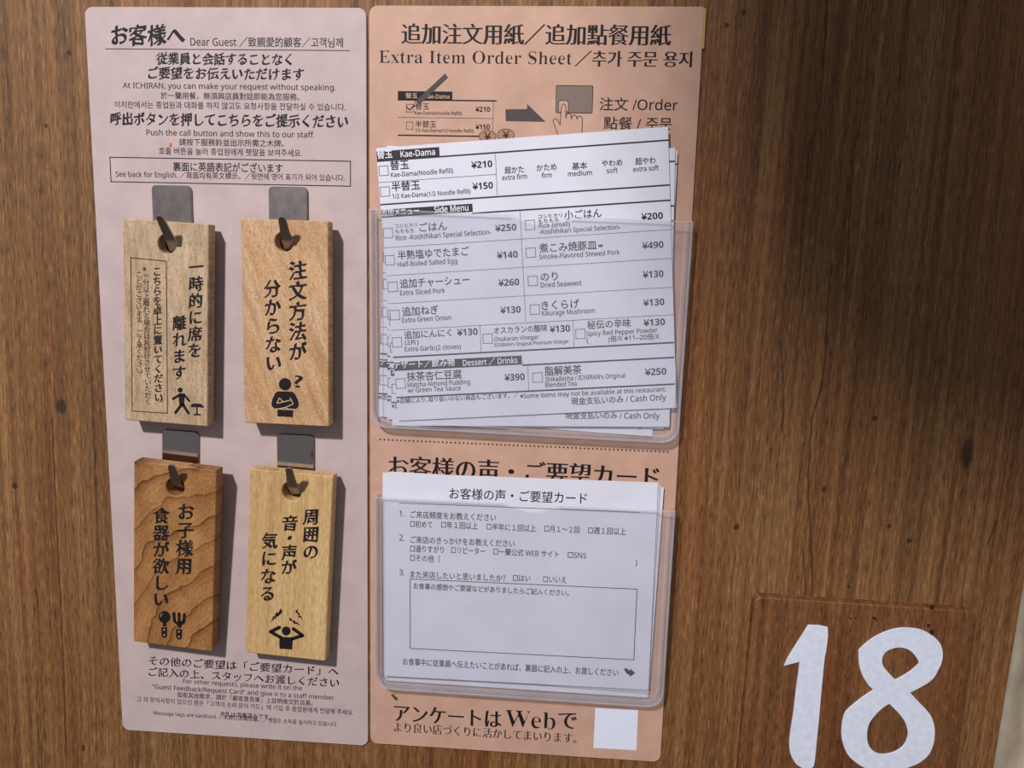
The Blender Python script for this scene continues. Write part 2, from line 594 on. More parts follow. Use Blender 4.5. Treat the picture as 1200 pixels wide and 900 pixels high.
def glyph_loops(text, style, res):
    """per character outlines of a line of text, unit em"""
    text = latin(text, {'bold': 'bold', 'serif': 'serif', 'serifbold': 'serif'}.get(style, 'sans'))
    new = [c for c in dict.fromkeys(text) if c not in _glyphs]
    if new:
        cut_type(['|'] + [c for c in new if c != '|'])
    chars = {}
    pen = 0.0
    for ci, c in enumerate(text):
        outl, adv, base = _glyphs[c]
        for bp in outl:
            n = len(bp)
            if n < 2:
                continue
            pts = []
            for i in range(n):
                a, b = bp[i], bp[(i + 1) % n]
                p0, p1, h0, h1 = a[0], b[0], a[2], b[1]
                d = p1 - p0
                L = d.length
                if L < 1e-6:
                    continue
                dev = max(abs((h0 - p0).cross(d).z), abs((h1 - p0).cross(d).z)) / L
                pts += bez(p0, h0, h1, p1, 1 if dev < 0.004 else res)
            q = []
            for p in pts:
                if not q or (abs(p[0] - q[-1][0]) + abs(p[1] - q[-1][1])) > 1e-4:
                    q.append(p)
            if len(q) > 2 and abs(q[0][0] - q[-1][0]) + abs(q[0][1] - q[-1][1]) < 1e-4:
                q.pop()
            if len(q) >= 3:
                chars.setdefault(ci, []).append([(p[0] + pen, p[1] - base) for p in q])
        pen += adv
    kx, ky, ang, rise, serif = STYLES[style]
    ca, sa = math.cos(math.radians(ang)), math.sin(math.radians(ang))
    out = []
    for ci in sorted(chars):
        loops = chars[ci]
        big = max(loops, key=lambda l: abs(area(l)))
        sg = 1 if area(big) > 0 else -1
        res_l = []
        xs = [p[0] for l in loops for p in l]
        xm = (min(xs) + max(xs)) / 2
        for l in loops:
            n = len(l)
            m = []
            for i in range(n):
                ax, ay = l[i][0] - l[i - 1][0], l[i][1] - l[i - 1][1]
                bx, by = l[(i + 1) % n][0] - l[i][0], l[(i + 1) % n][1] - l[i][1]
                la, lb = math.hypot(ax, ay) or 1, math.hypot(bx, by) or 1
                ax, ay, bx, by = ax / la, ay / la, bx / lb, by / lb
                n1 = (ay * sg, -ax * sg)
                n2 = (by * sg, -bx * sg)
                # offset each neighbouring edge normal through the nib, then average
                wt = 0.022 if style == 'bold' and text[ci] == '¥' else 0.0
                def nib(v):
                    u, w = v[0] * ca + v[1] * sa, -v[0] * sa + v[1] * ca
                    u, w = u * (kx + wt), w * (ky + wt)
                    return (u * ca - w * sa, u * sa + w * ca)
                o1, o2 = nib(n1), nib(n2)
                dt = n1[0] * n2[0] + n1[1] * n2[1]
                if dt < 0.25:           # corner: keep both edges' shifts
                    ox, oy = o1[0] + o2[0], o1[1] + o2[1]
                    if dt < -0.5:
                        ox, oy = ox * 0.5, oy * 0.5
                else:
                    ox, oy = (o1[0] + o2[0]) / 2, (o1[1] + o2[1]) / 2
                x, y = l[i][0] + ox, l[i][1] + oy
                y += rise * (l[i][0] - xm)
                m.append((x, y))
            res_l.append(m)
        out.append(res_l)
    return out

def has_cjk(t):
    return any(ord(c) > 0x2e00 for c in t)

class Print:
    """collects flat printed shapes of one ink on one face"""
    def __init__(self, frame, off=0.00006):
        self.f, self.off = frame, off
        self.v, self.t = [], []
        self.marks = []
    def loops(self, ls):
        K = 1000.0                              # in millimetres, for the triangulation's tolerance
        pts, lo = [], []
        for l in ls:
            lo.append(list(range(len(pts), len(pts) + len(l))))
            pts += [Vector((p[0] * K, p[1] * K)) for p in l]
        r = delaunay_2d_cdt(pts, [], lo, 0, 1e-6)
        P = np.array([p[:] for p in r[0]])
        T = np.array(r[2])
        C = P[T].mean(axis=1)                   # keep the triangles that the outlines wind around
        wn = np.zeros(len(T), int)
        for q in lo:
            A = np.array([pts[i][:] for i in q])
            B = np.roll(A, -1, axis=0)
            cr_ = (B[None, :, 0] - A[None, :, 0]) * (C[:, None, 1] - A[None, :, 1]) - (B[None, :, 1] - A[None, :, 1]) * (C[:, None, 0] - A[None, :, 0])
            up = (A[None, :, 1] <= C[:, None, 1]) & (B[None, :, 1] > C[:, None, 1]) & (cr_ > 0)
            dn = (A[None, :, 1] > C[:, None, 1]) & (B[None, :, 1] <= C[:, None, 1]) & (cr_ < 0)
            wn += up.sum(axis=1) - dn.sum(axis=1)
        big = max(ls, key=lambda l: abs(area(l)))
        wn *= 1 if area(big) > 0 else -1
        flat, tris = [(p.x / K, p.y / K) for p in r[0]], T[wn > 0].tolist()
        b = len(self.v)
        self.v += [(p[0], -self.off, p[1]) for p in flat]
        for t in tris:
            a, c, d = [flat[i] for i in t[:3]]
            cr_ = (c[0] - a[0]) * (d[1] - a[1]) - (c[1] - a[1]) * (d[0] - a[0])
            if abs(cr_) < 1e-14:
                continue
            t = tuple(t) if cr_ > 0 else tuple(reversed(t))
            self.t.append(tuple(i + b for i in t))
    def text(self, s, x0, y, x1, em, style='plain', res=2, rot=0.0):
        """ink from photo x0 to x1, resting on photo y at the left end, em in photo pixels"""
        f = self.f
        a = f.loc(x0, y)
        b = f.loc(x1, y)
        k = f.scale((x0 + x1) / 2, y)
        cs = glyph_loops(s, style, res)
        xs = [p[0] for c in cs for l in c for p in l]
        ys = [p[1] for c in cs for l in c for p in l]
        xl, xr = min(xs), max(xs)
        yb = min(ys) if has_cjk(s) else 0.0
        sx = (b.x - a.x) / (xr - xl)
        sz = em * k
        for c in cs:
            self.loops([[(a.x + (p[0] - xl) * sx, a.y + (p[1] - yb) * sz) for p in l] for l in c])
        self.cut()
    def vtext(self, chars, x0, y0, x1, y1, em, style='brush', res=3, sx=1.0):
        """vertical column: centres run from photo (x0,y0) to (x1,y1)"""
        f = self.f
        a, b = f.loc(x0, y0), f.loc(x1, y1)
        k = f.scale(x0, (y0 + y1) / 2) * em
        n = len(chars)
        for i, ch in enumerate(chars):
            t = i / (n - 1) if n > 1 else 0
            c = a * (1 - t) + b * t
            cs = glyph_loops(ch, style, res)
            if not cs:
                continue
            if ch in '。、':
                ox, oy = -0.1, -0.55
            elif len(ch) > 1:
                xs = [p[0] for q in cs for l in q for p in l]
                ox, oy = (min(xs) + max(xs)) / 2, 0.38
            else:
                ox, oy = 0.5, 0.38
            q = k * (0.62 if len(ch) > 1 else 1.0)
            for loops in cs:
                self.loops([[(c.x + (p[0] - ox) * q * sx, c.y + (p[1] - oy) * q) for p in l] for l in loops])
    def poly(self, pts):
        self.loops([[tuple(self.f.loc(*p)) for p in pts]])
    def ell(self, x, y, rx, ry=None, n=24):
        ry = ry or rx
        self.poly([(x + rx * math.cos(2 * math.pi * i / n), y + ry * math.sin(2 * math.pi * i / n)) for i in range(n)])
    def line(self, pts, w, caps=False, closed=False):
        """stroke along photo points, w in photo pixels"""
        P = [self.f.loc(*p) for p in pts]
        k = self.f.scale(*pts[0])
        self.stroke(P, w * k / 2, closed)
        if caps:
            for p in P:
                self.loops([circle(p.x, p.y, w * k / 2, 14)])
    def stroke(self, P, h, closed=False):
        seg = list(zip(P, P[1:])) + ([(P[-1], P[0])] if closed else [])
        for a, b in seg:
            d = (b - a)
            if d.length < 1e-9:
                continue
            d.normalize()
            nn = Vector((-d.y, d.x)) * h
            e = d * h if closed else d * 0
            q = [a - e + nn, a - e - nn, b + e - nn, b + e + nn]
            b0 = len(self.v)
            self.v += [(p.x, -self.off, p.y) for p in q]
            self.t.append((b0, b0 + 1, b0 + 2, b0 + 3))
    def lrect(self, x0, z0, x1, z1):
        b0 = len(self.v)
        self.v += [(x0, -self.off, z0), (x1, -self.off, z0), (x1, -self.off, z1), (x0, -self.off, z1)]
        self.t.append((b0, b0 + 1, b0 + 2, b0 + 3))
    def hline(self, x0, y, x1, w):
        """straight rule along the face's own horizontal, measured at its left end"""
        a, b = self.f.loc(x0, y), self.f.loc(x1, y)
        h = w * self.f.scale(x0, y) / 2
        self.lrect(a.x, a.y - h, b.x, a.y + h)
    def box(self, x0, y0, x1, y1, w):
        a, c = self.f.loc(x0, y0), self.f.loc(x1, y1)
        self.stroke([Vector((a.x, a.y)), Vector((c.x, a.y)), Vector((c.x, c.y)), Vector((a.x, c.y))], w * self.f.scale(x0, y0) / 2, True)
    def cut(self):
        self.marks.append((len(self.v), len(self.t)))
    def build_each(self, name, mat, parent):
        """one part for every run of shapes that ended with cut()"""
        v0 = t0 = 0
        out = []
        for v1, t1 in self.marks:
            out.append(mesh_obj(name, self.v[v0:v1], [tuple(i - v0 for i in f) for f in self.t[t0:t1]], mat, parent))
            v0, t0 = v1, t1
        return out
    def build(self, name, mat, parent, label=None):
        o = mesh_obj(name, self.v, self.t, mat, parent)
        if label:
            o['label'] = label
        return o

# ------------------------------------------------------------------ the partition wall
e0, e1 = wall_pt(1197, 705), wall_pt(1165, 900)
sl = (e1.x - e0.x) / (e1.z - e0.z)
ztop, zbot = Z0 + 1.10, 0.0
xe = lambda z: e0.x + sl * (z - e0.z)
wall = slab('wall_back', [[(-0.75, zbot), (xe(zbot), zbot), (xe(ztop), ztop), (-0.75, ztop)]], 0.0, -0.022, M_WALL, bevel=0.0008)
wall['kind'] = 'structure'

# floor of the booth, well below the frame
floor = slab('floor', [[(-1.6, -1.6), (1.6, -1.6), (1.6, 1.6), (-1.6, 1.6)]], 0.0, -0.02,
             wood('floor_wood', srgb(44, 30, 20), srgb(70, 48, 32), srgb(96, 68, 46), freq=120.0, along=3.0, seed=70.0))
floor.rotation_euler = (-math.pi / 2, 0, 0)
floor.location = (0, -0.6, 0)
floor['kind'] = 'structure'

# cloth hanging behind the free edge of the wall
def cloth():
    m, nt, b = new_mat('beige_cloth')
    g = NT(nt)
    n = g.noise(g.coords(), 40.0, 4)
    g.link(g.ramp(n, [(0.3, srgb(176, 160, 136)), (0.7, srgb(214, 200, 178))]), b.inputs['Base Color'])
    b.inputs['Roughness'].default_value = 0.9
    w = g.noise(g.coords(), 1600.0, 2)
    g.link(g.bump(w, 0.3, 0.0004), b.inputs['Normal'])
    nx, nz = 160, 110
    vs, fs = [], []
    for j in range(nz + 1):
        for i in range(nx + 1):
            u, v = i / nx, j / nz
            x = 0.30 + 0.85 * u
            z = 0.25 + 2.0 * v
            dy = 0.012 * math.sin(76 * u + 2.2 * math.sin(9 * v) + 10 * v) + 0.008 * math.sin(34 * u - 19 * v) + 0.004 * math.sin(120 * u + 30 * v)
            vs.append((x, 0.085 + dy, z))
    for j in range(nz):
        for i in range(nx):
            a = j * (nx + 1) + i
            fs.append((a, a + 1, a + nx + 2, a + nx + 1))
    o = mesh_obj('hanging_cloth', vs, fs, m, smooth=True)
    md = o.modifiers.new('thickness', 'SOLIDIFY')
    md.thickness = 0.0015
    return sset(o, 'creased beige cloth hanging beyond the edge of the wooden wall', 'cloth')
cloth()

# blocker added out of view above the camera to throw the upper right shadow
def shadow_blocker():
    S0 = wall_pt(1165, 20)
    q = 0.5
    c = S0 + (spo.location - S0) * q
    o = empty('added_shadow_blocker', Matrix.Translation(c), 'dark round blocker on a cord, added out of view to cast a shadow on the wall', 'shadow blocker')
    mt = plain('dark_lacquer', srgb(40, 28, 22), 0.5)
    prof = [(0.012, 0.115), (0.03, 0.11), (0.052, 0.09), (0.066, 0.055), (0.0705, 0.01), (0.068, -0.03), (0.06, -0.065), (0.045, -0.09), (0.03, -0.1)]
    n = 40
    vs, fs = [], []
    ring = prof + [(r - 0.002, z) for r, z in reversed(prof)]
    for r, z in ring:
        for k in range(n):
            a = 2 * math.pi * k / n
            vs.append((r * math.cos(a), r * math.sin(a), z))
    m = len(ring)
    for i in range(m):
        for k in range(n):
            fs.append((i * n + k, i * n + (k + 1) % n, ((i + 1) % m) * n + (k + 1) % n, ((i + 1) % m) * n + k))
    mesh_obj('blocker_body', vs, fs, mt, o, True)
    vs, fs = [], []
    for z in (0.1, 0.7):
        for k in range(10):
            a = 2 * math.pi * k / 10
            vs.append((0.0035 * math.cos(a), 0.0035 * math.sin(a), z))
    for k in range(10):
        fs.append((k, (k + 1) % 10, 10 + (k + 1) % 10, 10 + k))
    mesh_obj('cord', vs, fs, mt, o)
shadow_blocker()

# ------------------------------------------------------------------ left board
BT = 0.0012
LB = frame_at(-0.1476, BT, Z0 - 0.0011)
lb = empty('notice_board', LB.M, 'pale pink guest notice board with four hooks and black multilingual text', 'notice board')
slab('board_panel', [rrect(0, -0.4002, 0.1462, 0, 0.0042)], 0.0, -BT, M_PINK, lb, bevel=0.0002)
t = Print(LB)
t.text('お客様へ', 130.8, 54.5, 217.5, 25.5, 'brushbold', 4)
for a in (('従業員と会話することなく', 183.3, 76.6, 342.3, 15), ('ご要望をお伝えいただけます', 173.7, 93.6, 356.9, 15),
          ('呼出ボタンを押してこちらをご提示ください', 129.4, 147.2, 408, 16)):
    t.text(*a, 'brushbold', 3)
for a in (('その他のご要望は「ご要望カード」へ', 174.4, 779.6, 396.9, 11.2), ('ご記入の上、スタッフへお渡しください', 174.4, 792.6, 397.4, 11.2)):
    t.text(*a, 'brush', 3)
t.build_each('headline_lettering', M_INK, lb)
t = Print(LB)
t.text('Dear Guest ／致親愛的顧客／고객님께', 223.3, 54.6, 402, 12.4, 'plain', 2)
for a in (('At ICHIRAN, you can make your request without speaking.', 144, 103.2, 393.3, 9.2),
          ('於一蘭用餐，無須與店員對話即能為您服務。', 188.6, 116.3, 351, 9),
          ('이치란에서는 종업원과 대화를 하지 않고도 요청사항을 전달하실 수 있습니다.', 134.6, 126.6, 405, 9.2),
          ('Push the call button and show this to our staff.', 171.7, 158.4, 368.5, 9.2),
          ('請按下服務鈴並出示所需之木牌。', 210.2, 170.6, 332.7, 9),
          ('호출 버튼을 눌러 종업원에게 팻말을 보여주세요.', 186.3, 181, 354, 9.2),
          ('See back for English. ／背面均有英文標示。／뒷면에 영어 표기가 되어 있습니다.', 135.8, 209, 404, 8.6),
          ('For other requests, please write it on the', 214.7, 800.6, 354, 7.2),
          ('"Guest Feedback/Request Card" and give it to a staff member.', 179, 807, 393, 7.2),
          ('如有其他需求，請於「顧客意見單」上註明後交於店員。', 208, 817.4, 366.4, 7),
          ('그 외 문의사항이 있으신 분은「고객의 소리·문의 카드」에 기입 후 종업원에게 전달해 주세요.', 160.5, 822.3, 414.2, 7),
          ('Message tags are sanitized. ／木牌已消毒完畢。／팻말은 소독을 실시하고 있습니다.', 180.4, 838.8, 395.3, 6)):
    t.text(*a, 'plain', 2)
t.text('裏面に英語表記がございます', 202.9, 200.6, 331.2, 11.6, 'semi', 2)
t.text('木札は消毒済みです', 257.9, 839.2, 314.7, 6.2, 'semi', 2)
t.build_each('body_lettering', M_INK, lb)
t = Print(LB)
t.hline(123.5, 57.2, 410, 0.9)
t.box(128.8, 184.3, 410.8, 218.2, 1.1)
t.build('ruled_lines', M_INK, lb)
t = Print(LB)
t.poly([(199, 168), (200.3, 167.3), (201.6, 168.4), (202, 170.5), (200.6, 172.4), (198.8, 172.2), (198, 170.6)])
t.build('sauce_stain', M_STAIN, lb, 'small orange sauce stain')
t = Print(LB, 0.00004)
t.poly([(199.2, 168.5), (200.3, 161), (202.2, 155), (203.6, 155.2), (203, 161), (201.6, 168.5)])
t.build('sauce_streak', M_STAIN2, lb, 'faint orange streak above the stain')

# ------------------------------------------------------------------ right board
RB = frame_at(0.0, BT, Z0)
rb = empty('order_board', RB.M, 'peach-coloured order board with two clear pockets and large black headings', 'notice board')
slab('board_panel', [rrect(0, -0.3995, 0.165, 0, [0.0042, 0.0042, 0.001, 0.0042])], 0.0, -BT, M_PEACH, rb, bevel=0.0002)
t = Print(RB)
t.text('追加注文用紙／追加點餐用紙', 470, 51.5, 786, 26.5, 'minchobold', 4)
t.text('Extra Item Order Sheet', 444.3, 73.6, 670, 21.5, 'serifbold', 4)
t.text('／추가 주문 용지', 673.3, 77.8, 810.7, 20.5, 'minchobold', 3)
t.text('お客様の声・ご要望カード', 455.3, 559.5, 773, 28.5, 'minchobold', 4)
t.text('アンケートは', 461.7, 844.8, 588, 23.5, 'minchobold', 4)
t.text('Web', 592, 851, 650.7, 28.5, 'serifbold', 4)
t.text('で', 653.5, 853.2, 676, 25, 'minchobold', 4)
t.build_each('headline_lettering', M_INK, rb)
t = Print(RB)
t.text('注文 /Order', 702.3, 129.6, 794.1, 16.6, 'plain', 3)
t.text('點餐 / 주문', 707, 151.5, 787.1, 16, 'plain', 3)
t.text('より良い店づくりに活かしてまいります。', 461.7, 857.5, 676, 13, 'mincho', 3)
t.text('替玉', 486.8, 128.6, 502.8, 8.6, 'plain')
t.text('Kae-Dama(Noodle Refill)', 486, 134.1, 541.2, 5.2, 'small')
t.text('¥210', 557.2, 130.9, 574.2, 8.2, 'bold')
t.text('半替玉', 486.7, 149.3, 511.2, 8.6, 'plain')
t.text('1/2 Kae-Dama(1/2 Noodle Refill)', 486.7, 154.4, 555, 5.2, 'small')
t.text('¥150', 557.2, 151.6, 574, 8.2, 'bold')
t.build_each('body_lettering', M_INK, rb)
t = Print(RB)
n = 70
for i in range(n):
    q = i / (n - 1)
    t.ell(445.5 + q * 337.2, 515.0 + q * 14.6, 1.05, 1.0, 10)
t.build('dotted_rule', M_INK, rb)
# little picture of the order sheet, arrow, coins, button and hand
t = Print(RB)
a, b = RB.loc(466.2, 106.7), RB.loc(530, 117.2)
t.lrect(a.x, b.y, b.x, a.y)
t.hline(466.2, 116.9, 582, 1.6)
t.hline(466.2, 158.4, 561.7, 1.6)
t.line([(476, 124.6), (480, 129), (486, 122.8)], 1.3)
t.build('diagram_header_bar', M_INK, rb)
t = Print(RB, 0.0001)
t.text('替玉', 475.3, 115.3, 489.2, 7, 'semi')
t.text('Kae-Dama', 498.3, 115.4, 526.7, 6.8, 'semi')
t.build_each('diagram_header_lettering', M_SKIN, rb)
t = Print(RB)
t.hline(466.2, 137.5, 577.5, 0.6)
t.line([(578.2, 118), (577.4, 158)], 0.6)
t.box(476.2, 122.2, 484.2, 131.3, 0.7)
t.box(476.3, 143, 483.8, 151.7, 0.7)
t.build('diagram_lines', M_GREY, rb)
t = Print(RB, 0.00013)
t.poly([(521.7, 86.2), (525, 90.8), (491.5, 122.5), (487, 118.3)])
t.build('pen_print', M_GREY, rb)
t = Print(RB, 0.00013)
t.poly([(592.3, 128.3), (617.7, 127.7), (617.7, 121.7), (639.3, 142.7), (592.7, 141.7)])
t.build('arrow_print', M_GREY, rb)
t = Print(RB, 0.00013)
t.line([(487, 118.3), (484, 125.5), (491.5, 122.5)], 0.6)
t.build('pen_tip_print', M_INKS, rb)
t = Print(RB, 0.00008)
t.ell(571.3, 159.7, 10, 6.8)
t.ell(592.8, 158, 10, 6.8)
t.build('coin_print', M_COIN, rb)
t = Print(RB, 0.0001)
for cx_, cy_ in ((571.3, 159.7), (592.8, 158)):
    t.line([(cx_ + 10 * math.cos(2 * math.pi * i / 24), cy_ + 6.8 * math.sin(2 * math.pi * i / 24)) for i in range(24)], 0.7, closed=True)
    t.text('¥', cx_ - 4, cy_ + 4.3, cx_ + 4, 12, 'semi')
BTN = [(651.9, 101), (652.8, 100.1), (694, 100.7), (694.9, 101.6), (693.9, 131.6), (693, 132.5), (652.4, 132), (651.5, 131)]
t.build('coin_outline', M_INK, rb)
t = Print(RB, 0.0001)
t.line(BTN, 0.8, closed=True)
t.build('button_outline', M_INK, rb)
t = Print(RB, 0.00008)
t.poly(BTN)
t.build('button_print', M_TAUPE, rb)
S = lambda x, y: (620 + x / 5.714, 80 + y / 5.714)
hand = [S(*p) for p in ((196, 452), (190, 435), (162, 360), (164, 347), (173, 339), (186, 341), (196, 356), (208, 381), (213, 300), (217, 258), (222, 245), (232, 239),
                        (242, 246), (246, 262), (247, 338), (250, 312), (264, 301), (279, 308), (284, 342), (288, 320), (303, 312), (317, 320),
                        (321, 343), (326, 326), (340, 320), (352, 326), (357, 340), (353, 452))]
nail = [S(*p) for p in ((198, 285), (198, 228), (208, 216), (252, 216), (263, 228), (263, 285), (250, 285), (248, 290), (215, 290))]
t = Print(RB, 0.00011)
t.poly(hand)
t.build('hand_print', M_SKIN, rb)
t = Print(RB, 0.00009)
t.poly(nail)
t.build('fingertip_print', M_SKIN, rb)
t = Print(RB, 0.00014)
t.line(hand, 0.8)
t.line(nail[:6], 0.7)
t.build('hand_outline', M_INK, rb)
t = Print(RB)
t.poly([(697.6, 829.6), (747.7, 832), (745.8, 879.2), (695.3, 876.4)])
t.build('sticker_print', M_STICKER, rb, 'blank white square sticker')
t = Print(RB)
t.poly([(457.8, 814), (461, 813), (463.5, 816), (466.5, 818.5), (465.5, 821), (462, 819.5), (460.5, 817)])
t.build('leaf_speck', M_SPECK, rb, 'small olive-brown speck')
a, b = RB.loc(823.0, 10), RB.loc(822.6, 57)
slab('tape_piece', [[(0.1645, b.y), (0.1659, b.y), (0.1659, a.y), (0.1645, a.y)]], 0.00015, -0.0006, M_TAPE, rb)['label'] = 'sliver of yellow tape on the edge'

# ------------------------------------------------------------------ steel hooks and wooden tags
def hook(px_l, px_r, py_top, metal, hole, tip, base, roll, label):
    """stick-on steel hook: plate on the board, strip that comes out, rises and ends in a rounded tongue"""
    D = BT + 0.0014
    c = wall_pt((px_l + px_r) / 2, py_top, D)
    w = (wall_pt(px_r, py_top + 20, D) - wall_pt(px_l, py_top + 20, D)).x
    M = frame_at(c.x, BT, c.z, roll).M
    o = empty('wall_hook', M, label, 'hook', 'steel hooks on the pale pink board')
    h = c.z - hole.z + 0.0045
    pl = slab('plate', [rrect(-w / 2, -h, w / 2, 0, [0.004, 0.004, 0.0024, 0.0024])], 0.0014, 0.0, metal, o, bevel=0.0004)
    inv = M.inverted()
    hc = inv @ hole
    pb = inv @ wall_pt(base[0], base[1], 0.0165)
    pt = inv @ wall_pt(tip[0], tip[1], 0.0240)
    # path: plate foot -> crease -> tongue tip (x, y, z, half width)
    P = [(hc.x, -0.0007, -h + 0.0005, 0.0031), (hc.x, -0.0022, -h + 0.0002, 0.0031), (pb.x, pb.y * 0.92, pb.z - 0.0010, 0.0028),
         (pb.x, pb.y, pb.z, 0.0027)]
    n = 6
    for i in range(1, n + 1):
        q = i / n
        x, y, z = (pb.x + (pt.x - pb.x) * q, pb.y + (pt.y - pb.y) * q, pb.z + (pt.z - pb.z) * q)
        hw = 0.0027 - 0.0008 * q
        P.append((x, y, z, hw))
    L = Vector((pt.x - pb.x, pt.y - pb.y, pt.z - pb.z)).normalized()
    for a in (30, 60, 80):
        s_, c_ = math.sin(math.radians(a)), math.cos(math.radians(a))
        P.append((pt.x + L.x * 0.0019 * s_, pt.y + L.y * 0.0019 * s_, pt.z + L.z * 0.0019 * s_, 0.0019 * c_))
    th = 0.0009
    vs, fs = [], []
    for i, (x, y, z, hw) in enumerate(P):
        a, b = P[max(i - 1, 0)], P[min(i + 1, len(P) - 1)]
        tan = Vector((0, b[1] - a[1], b[2] - a[2])).normalized()
        nor = Vector((0, -tan.z, tan.y)) * (th / 2)
        for sx, sn in ((-1, 1), (1, 1), (1, -1), (-1, -1)):
            vs.append((x + sx * hw, y + nor.y * sn, z + nor.z * sn))
    for i in range(len(P) - 1):
        for k in range(4):
            a, b = i * 4 + k, i * 4 + (k + 1) % 4
            fs.append((a, a + 4, b + 4, b))
    fs.append((0, 1, 2, 3))
    e = (len(P) - 1) * 4
    fs.append((e + 3, e + 2, e + 1, e))
    mesh_obj('hook_arm', vs, fs, M_ARM, o)
    return o

TW, TH, TT = 0.0453, 0.1058, 0.0075
TAGS = [  # x, z, front distance at the bottom, lean, roll
    (-0.1074, -0.2141, 0.0125, 0.2, -2.36), (-0.0415, -0.2122, 0.0131, 0.3, -0.49),
    (-0.1095, -0.3416, 0.0115, 2.6, -4.42), (-0.0453, -0.3440, 0.0112, 0.6, -3.04)]
HOLE = [(195.8, 286, 11.4), (333, 283.4, 11.6), (205.2, 571, 10.6), (341.7, 575.7, 11.2)]
M_T = [wood('speckled_tag_wood', srgb(138, 110, 82), srgb(180, 153, 122), srgb(208, 184, 154), freq=420, along=60, wave=0.0004, seed=21, bump=0.6, bdist=0.0004, pore=0.4, speck=0.45),
       wood('streaked_tag_wood', srgb(166, 126, 86), srgb(198, 162, 124), srgb(224, 198, 166), freq=260, along=45, wave=0.003, seed=33, tone=srgb(238, 220, 196), tonefreq=110, bump=0.4, bdist=0.0004, pore=0.25, speck=0.6, lean=0.35),
       ringwood('ringed_tag_wood', srgb(92, 56, 26), srgb(150, 103, 58), srgb(194, 146, 94), 0.040, -0.020, 85, 41, 0.8),
       wood('straight_tag_wood', srgb(164, 128, 80), srgb(196, 160, 108), srgb(218, 188, 138), freq=330, along=7, wave=0.0006, seed=52, bump=0.35, bdist=0.0003, pore=0.25, speck=0.25)]
TLAB = ['speckled beige wooden tag with boxed small print and a walking figure',
        'pale tan wooden tag with a crossed-arms figure and question mark',
        'orange-brown wooden tag with curved rings and a spoon and fork picture',
        'yellowish straight-grained wooden tag with a figure covering its ears']
HLAB = ['steel hook that carries the speckled tag with the walking figure', 'steel hook that carries the tag with the question mark',
        'steel hook that carries the tag with spoon and fork', 'steel hook that carries the tag with the ear-covering figure']
HK = [((177, 223.5, 217), (188.3, 256.5), (200, 281), 0.0), ((314.2, 359.8, 218.7), (331, 257.5), (336, 281), 0.0),
      ((189.6, 232.6, 504.5), (201.3, 547), (206.6, 566), -2.5), ((324, 367.6, 509), (339, 551), (343, 570.5), -0.3)]
TF, TO = [], []
for i, (x, z, db, lean, roll) in enumerate(TAGS):
    F_ = frame_at(x, db, z + Z0, math.radians(roll), math.radians(-lean) * -1)
    o = empty('wooden_tag', F_.M, TLAB[i], 'wooden tag', 'wooden message tags on the pale pink board')
    hc = F_.loc(HOLE[i][0], HOLE[i][1])
    hr = HOLE[i][2] * F_.scale(HOLE[i][0], HOLE[i][1])
    slab('plaque', [rrect(-TW / 2, 0, TW / 2, TH, 0.0007, 3), circle(hc.x, hc.y, hr, 36)], 0.0, -TT, M_T[i], o, bevel=0.0004)
    TF.append(F_)
    TO.append(o)
    hw = F_.M @ Vector((hc.x, 0, hc.y))
    (pl, pr, pt_), tip, base, hroll = HK[i]
    hook(pl, pr, pt_, M_STEEL if i < 2 else M_MIRROR, hw, tip, base, math.radians(hroll), HLAB[i])

# tag 1
t = Print(TF[0])
t.vtext('一時的に席を', 230, 312.7, 228.3, 410.5, 18.5, 'brushbold', 3, 0.95)
t.vtext('離れます', 210.3, 378.3, 210, 436.7, 18, 'brushbold', 3, 0.95)
t.vtext('こちらを卓上に置いてください。', 184, 318, 186, 476.5, 11.6, 'brushbold', 2, 0.95)
t.build('lettering', M_INK, TO[0])
t = Print(TF[0])
t.vtext(['※', '10'] + list('分以上離れる場合は片付けさせていただく'), 171, 315, 173.5, 470.7, 8.4, 'plain', 2)
t.vtext('ことがございます。ご了承ください。', 162.7, 321.7, 163.8, 441.5, 8.2, 'plain', 2)
a, c = TF[0].loc(153.3, 302), TF[0].loc(196.3, 484.3)
t.line([(153.3, 302), (195, 306), (196.3, 484.3), (155, 481.7)], 1.0, closed=True)
t.build('small_print', M_INK, TO[0])
t = Print(TF[0])
S = lambda x, y: (145 + x / 10.0, 440 + y / 10.0)
t.ell(*S(662, 170), 3.0)
t.poly([S(*p) for p in ((648, 208), (705, 210), (722, 232), (715, 265), (708, 320), (722, 352), (690, 365), (655, 355), (648, 300), (645, 250))])
t.line([S(578, 274), S(655, 228)], 2.9, True)
t.line([S(706, 222), S(768, 298)], 2.7, True)
t.line([S(680, 340), S(608, 434)], 3.3, True)
t.line([S(692, 340), S(758, 440)], 3.3, True)
t.poly([S(*p) for p in ((783, 360), (800, 333), (850, 328), (905, 332), (938, 360), (936, 380), (880, 372), (830, 370), (788, 372))])
t.line([S(858, 365), S(858, 455)], 1.7)
t.line([S(824, 458), S(898, 460)], 1.7, True)
t.build('pictogram', M_INK, TO[0], 'black walking figure leaving a stool')
